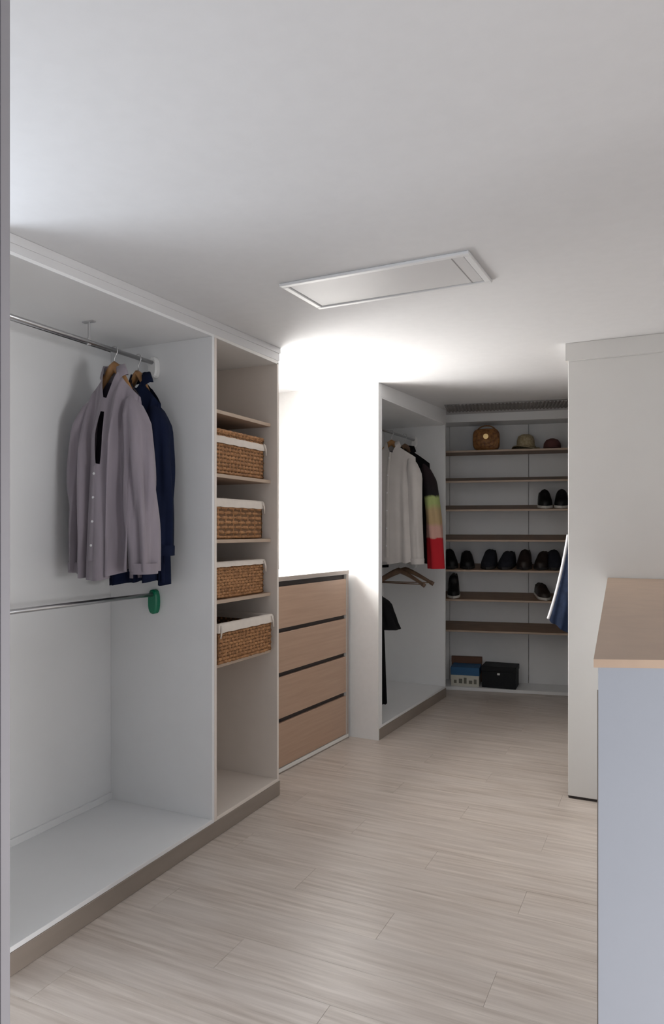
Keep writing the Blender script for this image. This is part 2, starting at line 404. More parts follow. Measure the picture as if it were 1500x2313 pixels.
# return of the fascia beside the niche
cn.hexa([(BX, 3.374, soff(3.39) + .02), (FX - .02, 3.374, soff(3.39) + .02), (FX - .02, 3.392, soff(3.39) + .02), (BX, 3.392, soff(3.39) + .02),
         (BX, 3.374, ceil(3.374) - .001), (FX - .02, 3.374, ceil(3.374) - .001), (FX - .02, 3.392, ceil(3.392) - .001), (BX, 3.392, ceil(3.392) - .001)])
tag(cn.done('fascia', M['hatch']), 'long white fascia board between ceiling and the left wardrobe run', 'fascia')
tag(B().box(FX - .016, FX + .003, 1.55, 3.400, .0005, Z0 - .0005, .0015).done('plinth', M['plinth']), 'long taupe plinth under the left wardrobe run', 'plinth')

# ---------------------------------------------------------------- wicker baskets
def basket(z, xf, label, yoff=0, hgt=.195, liner=.030, rz=0, dk=False, stripe=False, lz=0.0):
    W, D = .50, .46
    t = thing('wicker_basket', label, 'basket', (xf - D / 2, 3.088 + yoff, z), rz, 'lined wicker baskets in the tower')
    # core
    w2, d2 = W / 2, D / 2
    b = B().box(-d2 + .012, d2 - .012, -w2 + .012, w2 - .012, .002, .02)
    b.box(d2 - .016, d2 - .009, -w2 + .012, w2 - .012, .02, hgt - .01).box(-d2 + .009, -d2 + .016, -w2 + .012, w2 - .012, .02, hgt - .01)
    b.box(-d2 + .016, d2 - .016, w2 - .016, w2 - .009, .02, hgt - .01).box(-d2 + .016, d2 - .016, -w2 + .009, -w2 + .016, .02, hgt - .01)
    b.done('basket_body', M['wicker_dk'], t)
    # woven strands around the four sides, over and under the stakes
    b = B(); rows = 11 if not stripe else 8
    per = [(-d2 + .01, -w2 + .01), (d2 - .01, -w2 + .01), (d2 - .01, w2 - .01), (-d2 + .01, w2 - .01)]
    step = .0155 if not stripe else .03
    for rI in range(rows):
        pts = []; zz = .010 + (hgt - .018) * rI / (rows - 1); k = 0
        for i in range(4):
            a = Vector(per[i]); c_ = Vector(per[(i + 1) % 4]); Ln = (c_ - a).length; n = max(2, int(Ln / step))
            nrm = Vector(((c_ - a).y, -(c_ - a).x)).normalized()
            for j in range(n):
                q = a.lerp(c_, j / n)
                o_ = .0045 * (1 if (k + rI) % 2 == 0 else -1); k += 1
                q = q + nrm * o_
                pts.append((q.x, q.y, zz + rnd.uniform(-.0015, .0015)))
        if k % 2: pts.pop()
        b.tube(pts, [rnd.uniform(.0068, .0092) for _ in pts], 5, close=True, sq=(.75, 1.05))
    for i in range(4):
        a = Vector(per[i]); c_ = Vector(per[(i + 1) % 4]); n = int((c_ - a).length / (2 * step))
        for j in range(n + 1):
            q = a.lerp(c_, j / n); b.tube([(q.x, q.y, .003), (q.x, q.y, hgt - .002)], .0042, 5)
    wv = b.done('wicker_weave', M['wicker'], t, True); wv['kind'] = 'stuff'
    # rim
    pts = []
    for i in range(4):
        a = Vector(per[i]); c_ = Vector(per[(i + 1) % 4])
        for j in range(24):
            q = a.lerp(c_, j / 24); pts.append((q.x, q.y, hgt + .002 + .0015 * math.sin(j * 2.6)))
    B().tube(pts, .009, 6, close=True).done('rim', M['wicker'], t, True)
    # cloth liner folded over the rim
    if liner:
        b = B(); rings = []
        prof = [(-.010, hgt - .02), (-.011, hgt + .008), (-.003, hgt + .015), (.009, hgt + .012), (.014, hgt + .0), (.0145, hgt - liner)]
        if lz: prof = [(.010, hgt - lz + .004), (.0135, hgt - lz), (.0150, hgt - lz - liner * .5), (.0140, hgt - lz - liner)]
        N_ = 96
        for (o_, zz) in prof:
            ring = []
            for k in range(N_):
                s_ = k / N_ * 4; i = int(s_); f = s_ - i
                e = .010
                hx_, hy_ = d2 - .01 + o_, w2 - .01 + o_
                cs = [(-hx_, -hy_), (hx_, -hy_), (hx_, hy_), (-hx_, hy_)]
                q = Vector(cs[i]).lerp(Vector(cs[(i + 1) % 4]), f)
                wob = .0012 * math.sin(k * 1.3 + 2 * o_ * 100) * (1 if zz < hgt - .005 and o_ > 0 else .3)
                ring.append(b.bm.verts.new((q.x, q.y, zz + wob)))
            rings.append(ring)
        for A, C in zip(rings, rings[1:]):
            for k in range(N_): b.bm.faces.new((A[k], A[(k + 1) % N_], C[(k + 1) % N_], C[k]))
        ln = b.done('liner', M['linen'], t, True)
        for s in (-1, 1):
            B().tube([(d2 + .004, s * (w2 - .02), hgt + .005 - lz), (d2 + .012, s * (w2 - .012), hgt - .02 - lz), (d2 + .010, s * (w2 - .006), hgt - .055 - lz)], [.006, .005, .003], 6).done('tie', M['linen'], ln, True)
    return t
basket(SHZ[1] + .019, -1.990, 'wicker basket with folded cream liner on the second shelf of the tower, topmost basket', hgt=.215, lz=.030, liner=.032)
basket(SHZ[2] + .019, -2.000, 'coarsely striped dark wicker basket with grey rim cloth at eye height', hgt=.190, liner=.030, stripe=True)
basket(SHZ[3] + .019, -1.992, 'wicker basket with thin cream rim cloth, just below the eye-height basket', hgt=.170, liner=.012)
basket(SHZ[4] + .019, -1.945, 'wicker basket with wide white liner pulled forward on the lowest shelf', hgt=.185, liner=.030, rz=R(-1))

# ---------------------------------------------------------------- chest of drawers in the niche
ang = -4.43
dc = thing('drawer_chest', 'chest of four brown handleless drawers in white carcass under the window', 'chest of drawers', (-2.099, 3.681, 0), R(ang))
y0, y1, D = -.26, .868, .50
box('top_panel', M['gable'], dc, -D + .02, .004, y0, y1, 1.150, 1.178, .001)
ep = box('side_panel', M['gable'], dc, -D + .02, 0, y1 - .030, y1, .02, 1.150)
box('edge_band', M['sideedge'], ep, 0.0002, .0015, y1 - .029, y1 - .001, .03, 1.149, 0)
box('side_panel', M['gable'], dc, -D + .02, 0, y0, y0 + .018, .02, 1.150)
box('back_panel', M['gable'], dc, -D + .02, -D + .03, y0 + .018, y1 - .03, .02, 1.150)
box('plinth_board', M['gable'], dc, -.02, .002, y0 + .018, y1 - .001, .001, .030, .001)
box('shadow_strip', M['plinth'], dc, -.022, .0035, y0, y1 - .002, .0005, .008, 0)
tp = box('edge_band', M['sideedge'], dc, .0042, .0052, y0, y1 - .001, 1.152, 1.1765, 0)
tops = [1.117, .840, .575, .300]; bots = [.866, .602, .328, .034]
for a, c_ in zip(tops, bots):
    d = thing('drawer', None, None); d.parent = dc; d.location = (0, 0, 0)
    B().box(-.018, -.0005, y0 + .020, y1 - .033, c_, a, .0015).done('drawer_front', M['drawer'], d)
    B().box(-.022, -.0185, y0 + .02, y1 - .033, a, a + .033, 0).done('finger_recess', M['dark'], d)
    B().box(-D + .06, -.023, y0 + .03, y0 + .042, c_ + .02, a - .03).box(-D + .06, -.023, y1 - .055, y1 - .043, c_ + .02, a - .03).box(-D + .06, -.023, y0 + .042, y1 - .055, c_ + .02, c_ + .03).done('drawer_box', M['white'], d)

# ---------------------------------------------------------------- hangers and garments
def hanger_geo(par, hwid, drop, wood, top):
    """hook + wooden bow. par's origin = rail centre, bow apex at z=-top"""
    b = B()
    pts = [(-.018 * math.cos(a) , 0, .002 + .016 * math.sin(a)) for a in [PI * k / 10 - .5 for k in range(0, 12)]]
    pts = [(.018 * math.cos(PI - PI * k / 9), 0, .0 + .018 * math.sin(PI - PI * k / 9)) for k in range(10)]
    pts += [(.017, 0, -.012), (.006, 0, -.028), (0, 0, -.04), (0, 0, -top)]
    b.tube(pts, .0024, 6); b.done('hook', M['chrome'], par, True)
    b = B(); P_ = []; Rr = []
    for k in range(-12, 13):
        s = k / 12; P_.append((s * hwid, 0, -top - drop * (abs(s) ** 1.25))); Rr.append(.014 + .010 * (1 - abs(s)) ** 2 + (.004 if abs(s) > .9 else 0))
    b.tube(P_, Rr, 8, sq=(.55, 1.0) if False else (.6, 1)); b.done('hanger_bow', wood, par, True)
def hanger(label, loc, rz=0, wood=None, bar=False, hwid=.21, drop=.075, top=.085, group=None):
    t = thing('clothes_hanger', label, 'hanger', loc, rz, group)
    hanger_geo(t, hwid, drop, wood or M['hanger'], top)
    if bar:
        B().tube([(-hwid * .86, 0, -top - drop * .80 - .012), (hwid * .86, 0, -top - drop * .80 - .012)], .0045, 8).done('trouser_bar', M['hanger_dk'], t, True)
    return t
def sp(v, p): return math.copysign(abs(v) ** p, v)
def garment(name, label, cat, loc, rz, m, W=.20, Wh=.23, L=.9, T=.06, drop=.085, seed=1, sleeve=None, fold=1.0, slit=None, vneck=.07,
            collar=True, buttons=None, smat=None, inner=None, hemc=.0, group=None, ry=0, trim=False, sout=.03, sy=0.0):
    """loc = centre of the shoulder line at the neck; the cloth hangs down -Z, its front faces -Y"""
    t = thing(name, label, cat, loc, rz, group, ry=ry)
    rr = random.Random(seed); ph = [rr.uniform(0, 6.28) for _ in range(8)]
    nU, nV = 128, 44; bm = bmesh.new(); grid = []
    def pt(th, v, k=1.0):
        w_ = (W + (Wh - W) * v ** 1.2); x = w_ * sp(math.cos(th), .8)
        T_ = .016 + T * min(1, v * 3.2) ** .6 * (1 + .25 * v)
        T_ *= (.35 + .65 * min(1, (1 - abs(x) / w_) * 4 + .1)) if w_ else 1
        yy = T_ * sp(math.sin(th), .9)
        A = fold * .011 * v ** .6
        f = math.sin(7 * th + ph[0] + v * 1.1) + .8 * math.sin(12 * th + ph[1] - v * .9) + .6 * math.sin(19 * th + ph[2] + .6 * math.sin(4 * v + ph[3]))
        yy += A * f * abs(math.sin(th)) ** .4; x += A * .6 * math.sin(9 * th + ph[4] + 2 * v)
        zt = -drop * (abs(x) / W) ** 1.15 if W else 0
        if abs(x) < .055: zt -= .004
        z = zt * (1 - v) + (-L + hemc * math.cos(2 * th) + .012 * math.sin(2 * th + ph[5]) + .005 * f * .6) * v
        return Vector((x * k, yy * k, z))
    I0 = nU * 3 // 4
    def openw(z):
        d = -z
        if vneck and d < vneck: return .034 * (1 - d / vneck) ** .8
        if slit and slit[0] < d < slit[1]: return slit[2] * (1 - abs((d - (slit[0] + slit[1]) / 2) / ((slit[1] - slit[0]) / 2)) ** 2)
        return 0
    for j in range(nV + 1):
        v = (j / nV); row = []
        for i in range(nU):
            p_ = pt(2 * PI * i / nU, v)
            if i > nU // 2:
                q = i - I0 - .5; hw_ = openw(p_.z)
                if hw_: p_.x += math.copysign(hw_ * math.exp(-(q / 5.0) ** 2), q); p_.y -= hw_ * .25 * math.exp(-(q / 3.0) ** 2)
            row.append(bm.verts.new(p_))
        grid.append(row)
    for j in range(nV):
        for i in range(nU):
            a, b_, c_, d = grid[j][i], grid[j][(i + 1) % nU], grid[j + 1][(i + 1) % nU], grid[j + 1][i]
            if i == I0 and openw((a.co.z + c_.co.z) / 2) > .0005: continue
            f = bm.faces.new((a, d, c_, b_)); f.smooth = True
    me = bpy.data.meshes.new('garment_body'); bm.to_mesh(me); bm.free()
    link('garment_body', me, m, t)
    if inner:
        # lining: shade inside the garment, put in as a slightly smaller dark sheet
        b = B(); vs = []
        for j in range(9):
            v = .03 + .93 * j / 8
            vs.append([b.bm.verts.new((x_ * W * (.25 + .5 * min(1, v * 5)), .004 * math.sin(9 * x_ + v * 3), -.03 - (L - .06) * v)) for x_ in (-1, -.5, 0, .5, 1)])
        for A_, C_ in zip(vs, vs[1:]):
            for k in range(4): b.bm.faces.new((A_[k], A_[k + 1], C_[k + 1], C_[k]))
        b.done('inner_shade_sheet', inner, t, True)
    if sleeve:
        for s in (-1, 1):
            b = B(); rings = []; n = 22; K = 30; SL = sleeve[0]
            for j in range(n + 1):
                v = j / n; z = -drop * .93 - SL * v
                cx = s * (W * (.76 + .17 * min(1, v * 6) ** .6) + sout * v + .004 * math.sin(5 * v + ph[6]))
                rx = (sleeve[1] * (1 - v) + sleeve[2] * v) * (.15 + .85 * min(1, v * 7) ** .55); ry_ = rx * 1.25
                cz = z; ring = []
                for k in range(K):
                    a = 2 * PI * k / K; f = math.sin(5 * a + ph[7] + s + 1.2 * math.sin(5 * v)) + .6 * math.sin(9 * a + ph[3] + 2 * v)
                    r_ = 1 + .10 * f * fold * min(1, v * 2)
                    ring.append(b.bm.verts.new((cx + rx * r_ * math.cos(a), sy + ry_ * r_ * math.sin(a), z + s * -.25 * rx * math.cos(a) * (1 - v) * 2)))
                rings.append(ring)
            for A_, C_ in zip(rings, rings[1:]):
                for k in range(K): b.bm.faces.new((A_[k], A_[(k + 1) % K], C_[(k + 1) % K], C_[k]))
            b.bm.faces.new(rings[0])
            so = b.done('sleeve', smat if (smat and s > 0) else m, t, True)
            if len(sleeve) > 3:   # cuff
                b = B(); z0 = -drop * .93 - SL; pr = []
                for zz, g in ((z0 + .035, 1.10), (z0 + .03, 1.14), (z0 - .012, 1.12)):
                    pr.append([b.bm.verts.new((s * (W * .93 + sout) + sleeve[2] * g * math.cos(2 * PI * k / K), sy + sleeve[2] * 1.25 * g * math.sin(2 * PI * k / K), zz)) for k in range(K)])
                for A_, C_ in zip(pr, pr[1:]):
                    for k in range(K): b.bm.faces.new((A_[k], A_[(k + 1) % K], C_[(k + 1) % K], C_[k]))
                b.done('cuff', m, so, True)
    if collar:
        b = B(); rows = []
        for (k_, zz) in ((1.0, .002), (.92, .030), (1.04, .034), (1.28, .004), (1.36, -.012)):
            row = []
            for i in range(33):
                a = -PI / 2 + .62 + (2 * PI - 1.24) * i / 32
                fr = max(0, -math.sin(a)) ** 2
                row.append(b.bm.verts.new((.056 * k_ * math.cos(a), .026 * k_ * math.sin(a) - .004 * fr, zz - .030 * fr - (.018 * fr if zz < .01 and k_ > 1.1 else 0) - .01 * abs(math.cos(a)) * k_)))
            rows.append(row)
        for A_, C_ in zip(rows, rows[1:]):
            for k in range(32): b.bm.faces.new((A_[k], A_[k + 1], C_[k + 1], C_[k]))
        b.done('collar', m, t, True)
    if buttons:
        b = B(); th0 = 1.5 * PI
        rows = []
        z_a, z_b, offx = buttons[0], buttons[1], buttons[2]
        def surf(xx, zz):
            # nearest front point of the cloth for a given x and z
            v = min(1, max(0, (-zz) / L)); w_ = W + (Wh - W) * v ** 1.2
            c_ = max(-1, min(1, sp(xx / w_, 1 / .8))); th = 2 * PI - math.acos(c_)
            return pt(th, v).y
        for j in range(31):
            zz = z_a + (z_b - z_a) * j / 30
            rows.append([b.bm.verts.new((offx + q, surf(offx, zz) - g, zz)) for q, g in ((-.014, .0005), (-.013, .0035), (.013, .0035), (.014, .0005))])
        for A_, C_ in zip(rows, rows[1:]):
            for k in range(3): b.bm.faces.new((A_[k], A_[k + 1], C_[k + 1], C_[k]))
        pk = b.done('placket', m, t, True)
        for j in range(buttons[3]):
            zz = z_a + (z_b - z_a) * (j + .35) / buttons[3]
            bb = B().tube([(offx, surf(offx, zz) - .0035, zz), (offx, surf(offx, zz) - .0060, zz)], .0055, 12)
            bb.done('button', M['button'], pk)
    if trim:
        P_ = []
        for j in range(4, nV + 1):
            v = j / nV; q = pt(PI, v); P_.append(q + Vector((-.006, 0, 0)))
        B().tube(P_, .011, 6).done('piping', M['button'], t, True)['label'] = 'white edge trim'
    return t

# hanging in the first wardrobe
RZ = 2.270
hanger('curved wooden hanger holding the mauve-grey shirt', (RX, 2.475, RZ), R(3), top=.072, hwid=.13, drop=.19)
garment('dress_shirt', 'mauve-grey long-sleeved button shirt hanging from the upper rail', 'shirt', (RX, 2.475, 2.180), R(2), M['shirt'],
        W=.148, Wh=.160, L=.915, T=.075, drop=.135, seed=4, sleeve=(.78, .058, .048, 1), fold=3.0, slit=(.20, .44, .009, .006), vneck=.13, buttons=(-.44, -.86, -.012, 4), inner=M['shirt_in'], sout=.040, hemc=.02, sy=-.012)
hanger('wooden hanger holding the navy shirt beside the wardrobe divider', (RX, 2.635, RZ), R(-4), top=.072, hwid=.11, drop=.20)
garment('dress_shirt', 'dark navy long-sleeved shirt hanging behind the mauve-grey one', 'shirt', (RX + .012, 2.638, 2.175), R(-5), M['navy'],
        W=.130, Wh=.140, L=.965, T=.05, drop=.135, seed=9, sleeve=(.70, .050, .040, 1), fold=2.2, vneck=.06, sout=.026)

# ---------------------------------------------------------------- second hanging wardrobe (beyond the niche)
a2 = math.atan2(.03554, .99937); LW = 1.463
def w2p(s, w, z=0):   # s along the front, w into the cupboard
    return (-1.814 + .03554 * s - .99937 * w, 4.569 + .99937 * s + .03554 * w, z)
w2 = thing('hanging_wardrobe', 'far open grey-white hanging wardrobe standing behind the bright niche wall', 'wardrobe', w2p(0, 0), -a2)
SO = 2.380
box('side_panel', M['white'], w2, -.58, 0, .045, .063, .078, SO)
box('side_panel', M['white'], w2, -.58, 0, LW - .018, LW, .078, SO)
box('back_panel', M['white'], w2, -.59, -.58, .045, LW, .078, SO)
box('bottom_panel', M['white'], w2, -.58, 0, .063, LW - .018, .078, .096)
box('top_panel', M['white'], w2, -.58, 0, .045, LW, SO, SO + .018)
rail(w2, 'clothes_rail', -.28, .064, LW - .019, 2.262, .0125, 0, 0, M['grey_pl'], .05, .026, -.02)
rail(w2, 'clothes_rail', -.28, .064, LW - .019, 1.190, .0125, 0, 0, M['grey_pl'], .05, .026, -.02)
B().tube([(-.0, LW - .0185, 1.135), (-.0, LW - .020, 1.135)], .004, 8).done('screw_cap', M['button'], w2)
cb = B()
def lc(s): return ceil(4.569 + s) - .001
cb.hexa([(-.02, .045, SO + .010), (.002, .045, SO + .010), (.002, LW, SO + .010), (-.02, LW, SO + .010), (-.02, .045, lc(.045)), (.002, .045, lc(.045)), (.002, LW, lc(LW)), (-.02, LW, lc(LW))])
o = tag(cb.done('fascia', M['white']), 'short fascia board above the far hanging wardrobe', 'fascia'); o.location = w2p(0, 0); o.rotation_euler = (0, 0, -a2)
o = tag(B().box(-.016, .003, .012, LW, .0005, .0775, .001).done('plinth', M['plinth']), 'short dark plinth under the far hanging wardrobe', 'plinth'); o.location = w2p(0, 0); o.rotation_euler = (0, 0, -a2)
hanger('wooden hanger holding the cream jacket in the far wardrobe', w2p(.90, .28, 2.262), -a2, top=.080, wood=M['hanger'], hwid=.16, drop=.17)
garment('jacket', 'cream long-sleeved overshirt hanging in the far wardrobe', 'shirt', w2p(.90, .27, 2.168), -a2 + R(-2), M['cream'], W=.205, Wh=.235, L=.975, T=.07, drop=.12, seed=12,
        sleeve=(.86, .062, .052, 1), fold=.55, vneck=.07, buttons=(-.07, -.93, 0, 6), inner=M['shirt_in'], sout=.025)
pattern = band_mat('printed_sleeve', [(0, (.50, .01, .02)), (.262, (.50, .01, .02)), (.272, (.62, .36, .30)), (.36, (.62, .36, .30)), (.40, (.50, .36, .19)), (.50, (.50, .37, .20)),
                                      (.55, (.42, .50, .19)), (.605, (.42, .50, .19)), (.625, (.008, .006, .008)), (1, (.02, .005, .008))])
hanger('dark hanger holding the black top with the colour-banded sleeve', w2p(1.15, .26, 2.262), -a2, top=.085, wood=M['hanger_dk'], hwid=.15, drop=.18)
garment('printed_top', 'black top with lime, tan and red banded sleeve hanging behind the cream overshirt', 'shirt', w2p(1.15, .235, 2.150), -a2 + R(4), M['black'], W=.195, Wh=.20, L=.96, T=.05, drop=.13, seed=21,
        sleeve=(.89, .060, .072), smat=pattern, fold=.8, vneck=.05, collar=True, sout=.075)
hanger('dark hanger on the lower rail holding the black dress', w2p(.25, .28, 1.19), -a2, top=.085, wood=M['hanger_dk'], hwid=.16, drop=.16)
garment('dress', 'black short-sleeved dress half hidden behind the niche wall edge', 'dress', w2p(.25, .28, 1.085), -a2, M['black'], W=.205, Wh=.235, L=.89, T=.06, drop=.11, seed=31,
        sleeve=(.24, .060, .070), fold=.9, collar=False, sout=.075, vneck=.05)
for s, ro, lb in ((1.05, -7, 'nearer of the two empty dark wooden hangers on the far wardrobe lower rail'), (1.20, 9, 'farther of the two empty dark wooden hangers on the far wardrobe lower rail')):
    hanger(lb, w2p(s, .275, 1.19), -a2 + R(ro), wood=M['hanger_dk'], bar=True, hwid=.245, drop=.12, top=.07, group='empty hangers in the far wardrobe')

# ---------------------------------------------------------------- shoe shelves across the far end
SA = math.atan2(.216, 1.026)
SX, SY = -1.834, 6.323
def sw(x, y, z=0):
    return (SX + x * math.cos(SA) - y * math.sin(SA), SY + x * math.sin(SA) + y * math.cos(SA), z)
sh = thing('shoe_shelving', 'wide wall unit of brown shoe shelves across the far end of the aisle', 'shelving', (SX, SY, 0), SA)
UW, UD = 1.42, .30
XL = -.13
box('side_panel', M['white'], sh, XL, XL + .018, 0, UD, .03, 2.45)
box('side_panel', M['white'], sh, UW - .018, UW, 0, UD, .03, 2.45)
for k in range(2):
    bp = box('back_panel', M['white'], sh, .003 + k * .73, (.729, UW)[k], UD, UD + .008, .001, 2.45, .001)
bp = box('back_panel', M['white'], sh, XL, 0, UD, UD + .008, .001, 2.45, .001)
box('bottom_panel', M['white'], sh, XL, UW, -.02, UD, .001, .030)
TL = R(9)
for z, d in ((2.170, 0), (1.893, 1), (1.632, 1), (1.355, 1), (1.081, 1), (.812, 1), (.530, 1)):
    ta = TL * d
    mt = Matrix.Translation((0, 0, z)) @ Matrix.Rotation(ta, 4, 'X')
    s = B().box(XL + .018, UW - .018, .001, UD * .985, 0, .018, .001, mt).done('shelf', M['shelfdark'], sh)
    B().box(XL + .018, UW - .018, -.0006, .001, .001, .017, 0, mt).done('edge_band', M['edge'], s)
B().hexa([(XL, -.012, 2.445), (UW, -.012, 2.445), (UW, .006, 2.445), (XL, .006, 2.445),
          (XL, -.012, ceil(6.27) - .001), (UW, -.012, ceil(6.6) - .001), (UW, .006, ceil(6.6) - .001), (XL, .006, ceil(6.27) - .001)]).done('top_fascia', M['white'], sh)
box('top_panel', M['white'], sh, XL, UW, .006, UD, 2.45, 2.468)
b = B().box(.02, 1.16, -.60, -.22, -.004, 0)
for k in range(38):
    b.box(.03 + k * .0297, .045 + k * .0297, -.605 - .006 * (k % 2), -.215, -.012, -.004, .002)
o = struct(b.done('ceiling_shade_band', M['shade_line_grey'])); o.location = sw(0, 0, ceil(6.32)); o.rotation_euler = (tilt, 0, SA)  # grey slats stand in for a dark band of shade on the ceiling

# shoes
def shoe(label, x, z, ry_, m, sole, Ln=.27, Wd=.098, H=.085, heel=.0, tiltd=True, yb=.01, boot=False, rz=0, grp=None, pre='shoe'):
    """toe points to -Y (to the viewer); stands on the slanted shelf whose front edge is at height z"""
    t = thing(pre, label, 'shoe', sw(x, yb, 0), 0, grp)
    zz = z + .018 / math.cos(TL) + math.tan(TL) * yb + .0015
    t.matrix_world = Matrix.Translation(Vector(sw(x, yb, zz))) @ Matrix.Rotation(SA, 4, 'Z') @ Matrix.Rotation(TL, 4, 'X') @ Matrix.Rotation(R(rz), 4, 'Z')
    n, K = 20, 18; b = B(); rings = []
    def prof(s):   # s 0 toe .. 1 heel
        wv = Wd / 2 * (math.sin(min(1, s / .30) * PI / 2) ** .6) * (1 - .22 * max(0, (s - .3) / .7)) * (1 if s < .9 else (1 - ((s - .9) / .1) ** 2 * .35))
        hv = H * (.42 + .58 * min(1, max(0, (s - .12) / .42)) ** 1.1) * (min(1, s / .08) ** .5)
        if boot and s > .45: hv *= 1 + .6 * min(1, (s - .45) / .15)
        return max(wv, .006), max(hv, .008)
    for j in range(n + 1):
        s = .005 + .99 * j / n; wv, hv = prof(s); ring = []
        for k in range(K):
            a = PI * k / (K - 1)
            ring.append(b.bm.verts.new((wv * sp(math.cos(a), .75), s * Ln, .018 + hv * sp(math.sin(a), .8) * (1 if not (s > .58 and abs(k - K / 2) < 4) else .86))))
        rings.append(ring)
    for A_, C_ in zip(rings, rings[1:]):
        for k in range(K - 1): b.bm.faces.new((A_[k], A_[k + 1], C_[k + 1], C_[k]))
    b.bm.faces.new(rings[0]); b.bm.faces.new(rings[-1])
    b.done('upper', m, t, True)
    out = [(prof(.005 + .99 * j / 16)[0] + .004, (.005 + .99 * j / 16) * Ln) for j in range(17)]
    poly = [(0, -.006)] + out + [(0, Ln + .005)] + [(-p[0], p[1]) for p in out[::-1]]
    B().prism(poly, 0, .022).done('sole', sole, t)
    b = B()
    for j in range(5):
        s = .34 + j * .055; wv, hv = prof(s); zc = .018 + hv
        b.tube([(-wv * .42, s * Ln, zc - .006), (0, s * Ln + .004, zc + .002), (wv * .42, s * Ln, zc - .006)], .0028, 5)
    b.done('laces', m if sole is not M['sole'] else M['sole_dk'], t, True)
    return t
# local x on the unit for photo columns
shoe('left one of the black high-top pair with white soles on the third shoe shelf', .872, 1.632, 0, M['shoe'], M['sole'], H=.135, Wd=.125, boot=False, rz=3, grp='black white-soled high-tops', Ln=.265)
shoe('right one of the black high-top pair with white soles on the third shoe shelf', 1.003, 1.632, 0, M['shoe'], M['sole'], H=.135, Wd=.125, rz=-4, grp='black white-soled high-tops', Ln=.265)
pairs = [(.045, M['shoe'], 'black pair at the left end of the crowded fifth shelf', 10), (.350, M['shoe_nv'], 'dark navy suede pair, second from the left on the fifth shelf', -14),
         (.675, M['shoe_br'], 'very dark brown pair, third from the left on the fifth shelf', -10), (.955, M['shoe_nv'], 'navy-black pair behind the hanging denim on the fifth shelf', 0)]
for x, m, lb, rr_ in pairs:
    shoe('left shoe of the ' + lb, x, 1.081, 0, m, M['sole_dk'], rz=rr_ + 3, grp='dark shoes on the fifth shelf', H=.14, Wd=.13)
    shoe('right shoe of the ' + lb, x + .142, 1.081, 0, m, M['sole_dk'], rz=rr_ - 4, grp='dark shoes on the fifth shelf', H=.125, Wd=.13)
shoe('dark ankle boot with pale sole at the left end of the sixth shelf', .055, .812, 0, M['shoe'], M['sole'], H=.12, Wd=.115, boot=True, rz=2)
shoe('brown low shoe with white sole on the sixth shelf beside the denim', .875, .812, 0, M['shoe_br'], M['sole'], H=.10, Wd=.115, rz=12)

# top shelf items
t = thing('handbag', 'brown woven rattan handbag with brass clasp on the top shoe shelf', 'bag', sw(.35, .10, 2.1895), SA + R(-4))
b = B(); prof = []
for k in range(24):
    a = 2 * PI * k / 24; prof.append((.118 * sp(math.cos(a), .42), .10 + .098 * sp(math.sin(a), .5)))
for yy, sc in ((-.055, .93), (-.045, 1), (.045, 1), (.055, .93)):
    pass
rings = [[b.bm.verts.new((p[0] * sc, yy, .002 + (p[1] - .002) * sc)) for p in prof] for yy, sc in ((-.058, .90), (-.048, 1), (.048, 1), (.058, .90))]
for A_, C_ in zip(rings, rings[1:]):
    for k in range(24): b.bm.faces.new((A_[k], A_[(k + 1) % 24], C_[(k + 1) % 24], C_[k]))
b.bm.faces.new(rings[0]); b.bm.faces.new(rings[-1])
b.done('bag_body', M['bagbrown'], t, True)
b = B()
for s_ in (.92, .68, .42): b.tube([(p[0] * s_, -.060 if s_ < .9 else -.052, .10 + (p[1] - .10) * s_) for p in prof], .0045, 6, close=True)
b.done('woven_ring', M['bagbrown'], t, True)
B().tube([(0, -.058, .125), (0, -.068, .125)], [.030, .024], 16).done('clasp', M['gold'], t)
B().tube([(.085 * math.cos(PI * k / 12), 0, .175 + .055 * math.sin(PI * k / 12)) for k in range(13)], .006, 8).done('handle', M['bagbrown'], t, True)
t = thing('hat', 'beige straw hat lying on the top shoe shelf, right of the rattan bag', 'hat', sw(.70, .15, 2.1895), SA)
b = B(); rings = []
for r_, z_ in ((.125, .004), (.122, .012), (.085, .020), (.080, .045), (.078, .090), (.068, .125), (.04, .142), (.004, .146)):
    rings.append([b.bm.verts.new((r_ * math.cos(2 * PI * k / 32), r_ * 1.1 * math.sin(2 * PI * k / 32), z_ + .012 * (r_ / .12) ** 3 * math.sin(2 * 2 * PI * k / 32) + (.012 if r_ > .1 else 0))) for k in range(32)])
for A_, C_ in zip(rings, rings[1:]):
    for k in range(32): b.bm.faces.new((A_[k], A_[(k + 1) % 32], C_[(k + 1) % 32], C_[k]))
b.done('hat_crown', M['straw'], t, True)
B().tube([(.083 * math.cos(2 * PI * k / 32), .091 * math.sin(2 * PI * k / 32), .030) for k in range(32)], .008, 6, close=True).done('hat_band', M['straw'], t, True)
t = thing('cap', 'dull maroon felt cap beside the straw hat', 'cap', sw(.93, .13, 2.1895), SA + R(10))
b = B(); rings = []
for r_, z_ in ((.070, .002), (.076, .02), (.072, .055), (.052, .085), (.02, .098), (.002, .100)):
    rings.append([b.bm.verts.new((r_ * math.cos(2 * PI * k / 24), r_ * 1.15 * math.sin(2 * PI * k / 24), z_)) for k in range(24)])
for A_, C_ in zip(rings, rings[1:]):
    for k in range(24): b.bm.faces.new((A_[k], A_[(k + 1) % 24], C_[(k + 1) % 24], C_[k]))
b.done('cap_crown', M['maroon'], t, True)
b = B(); po = [(-.06, -.05), (-.052, -.10), (-.02, -.128), (.02, -.128), (.052, -.10), (.06, -.05)]
b.prism(po, .006, .012); b.done('cap_peak', M['maroon'], t)

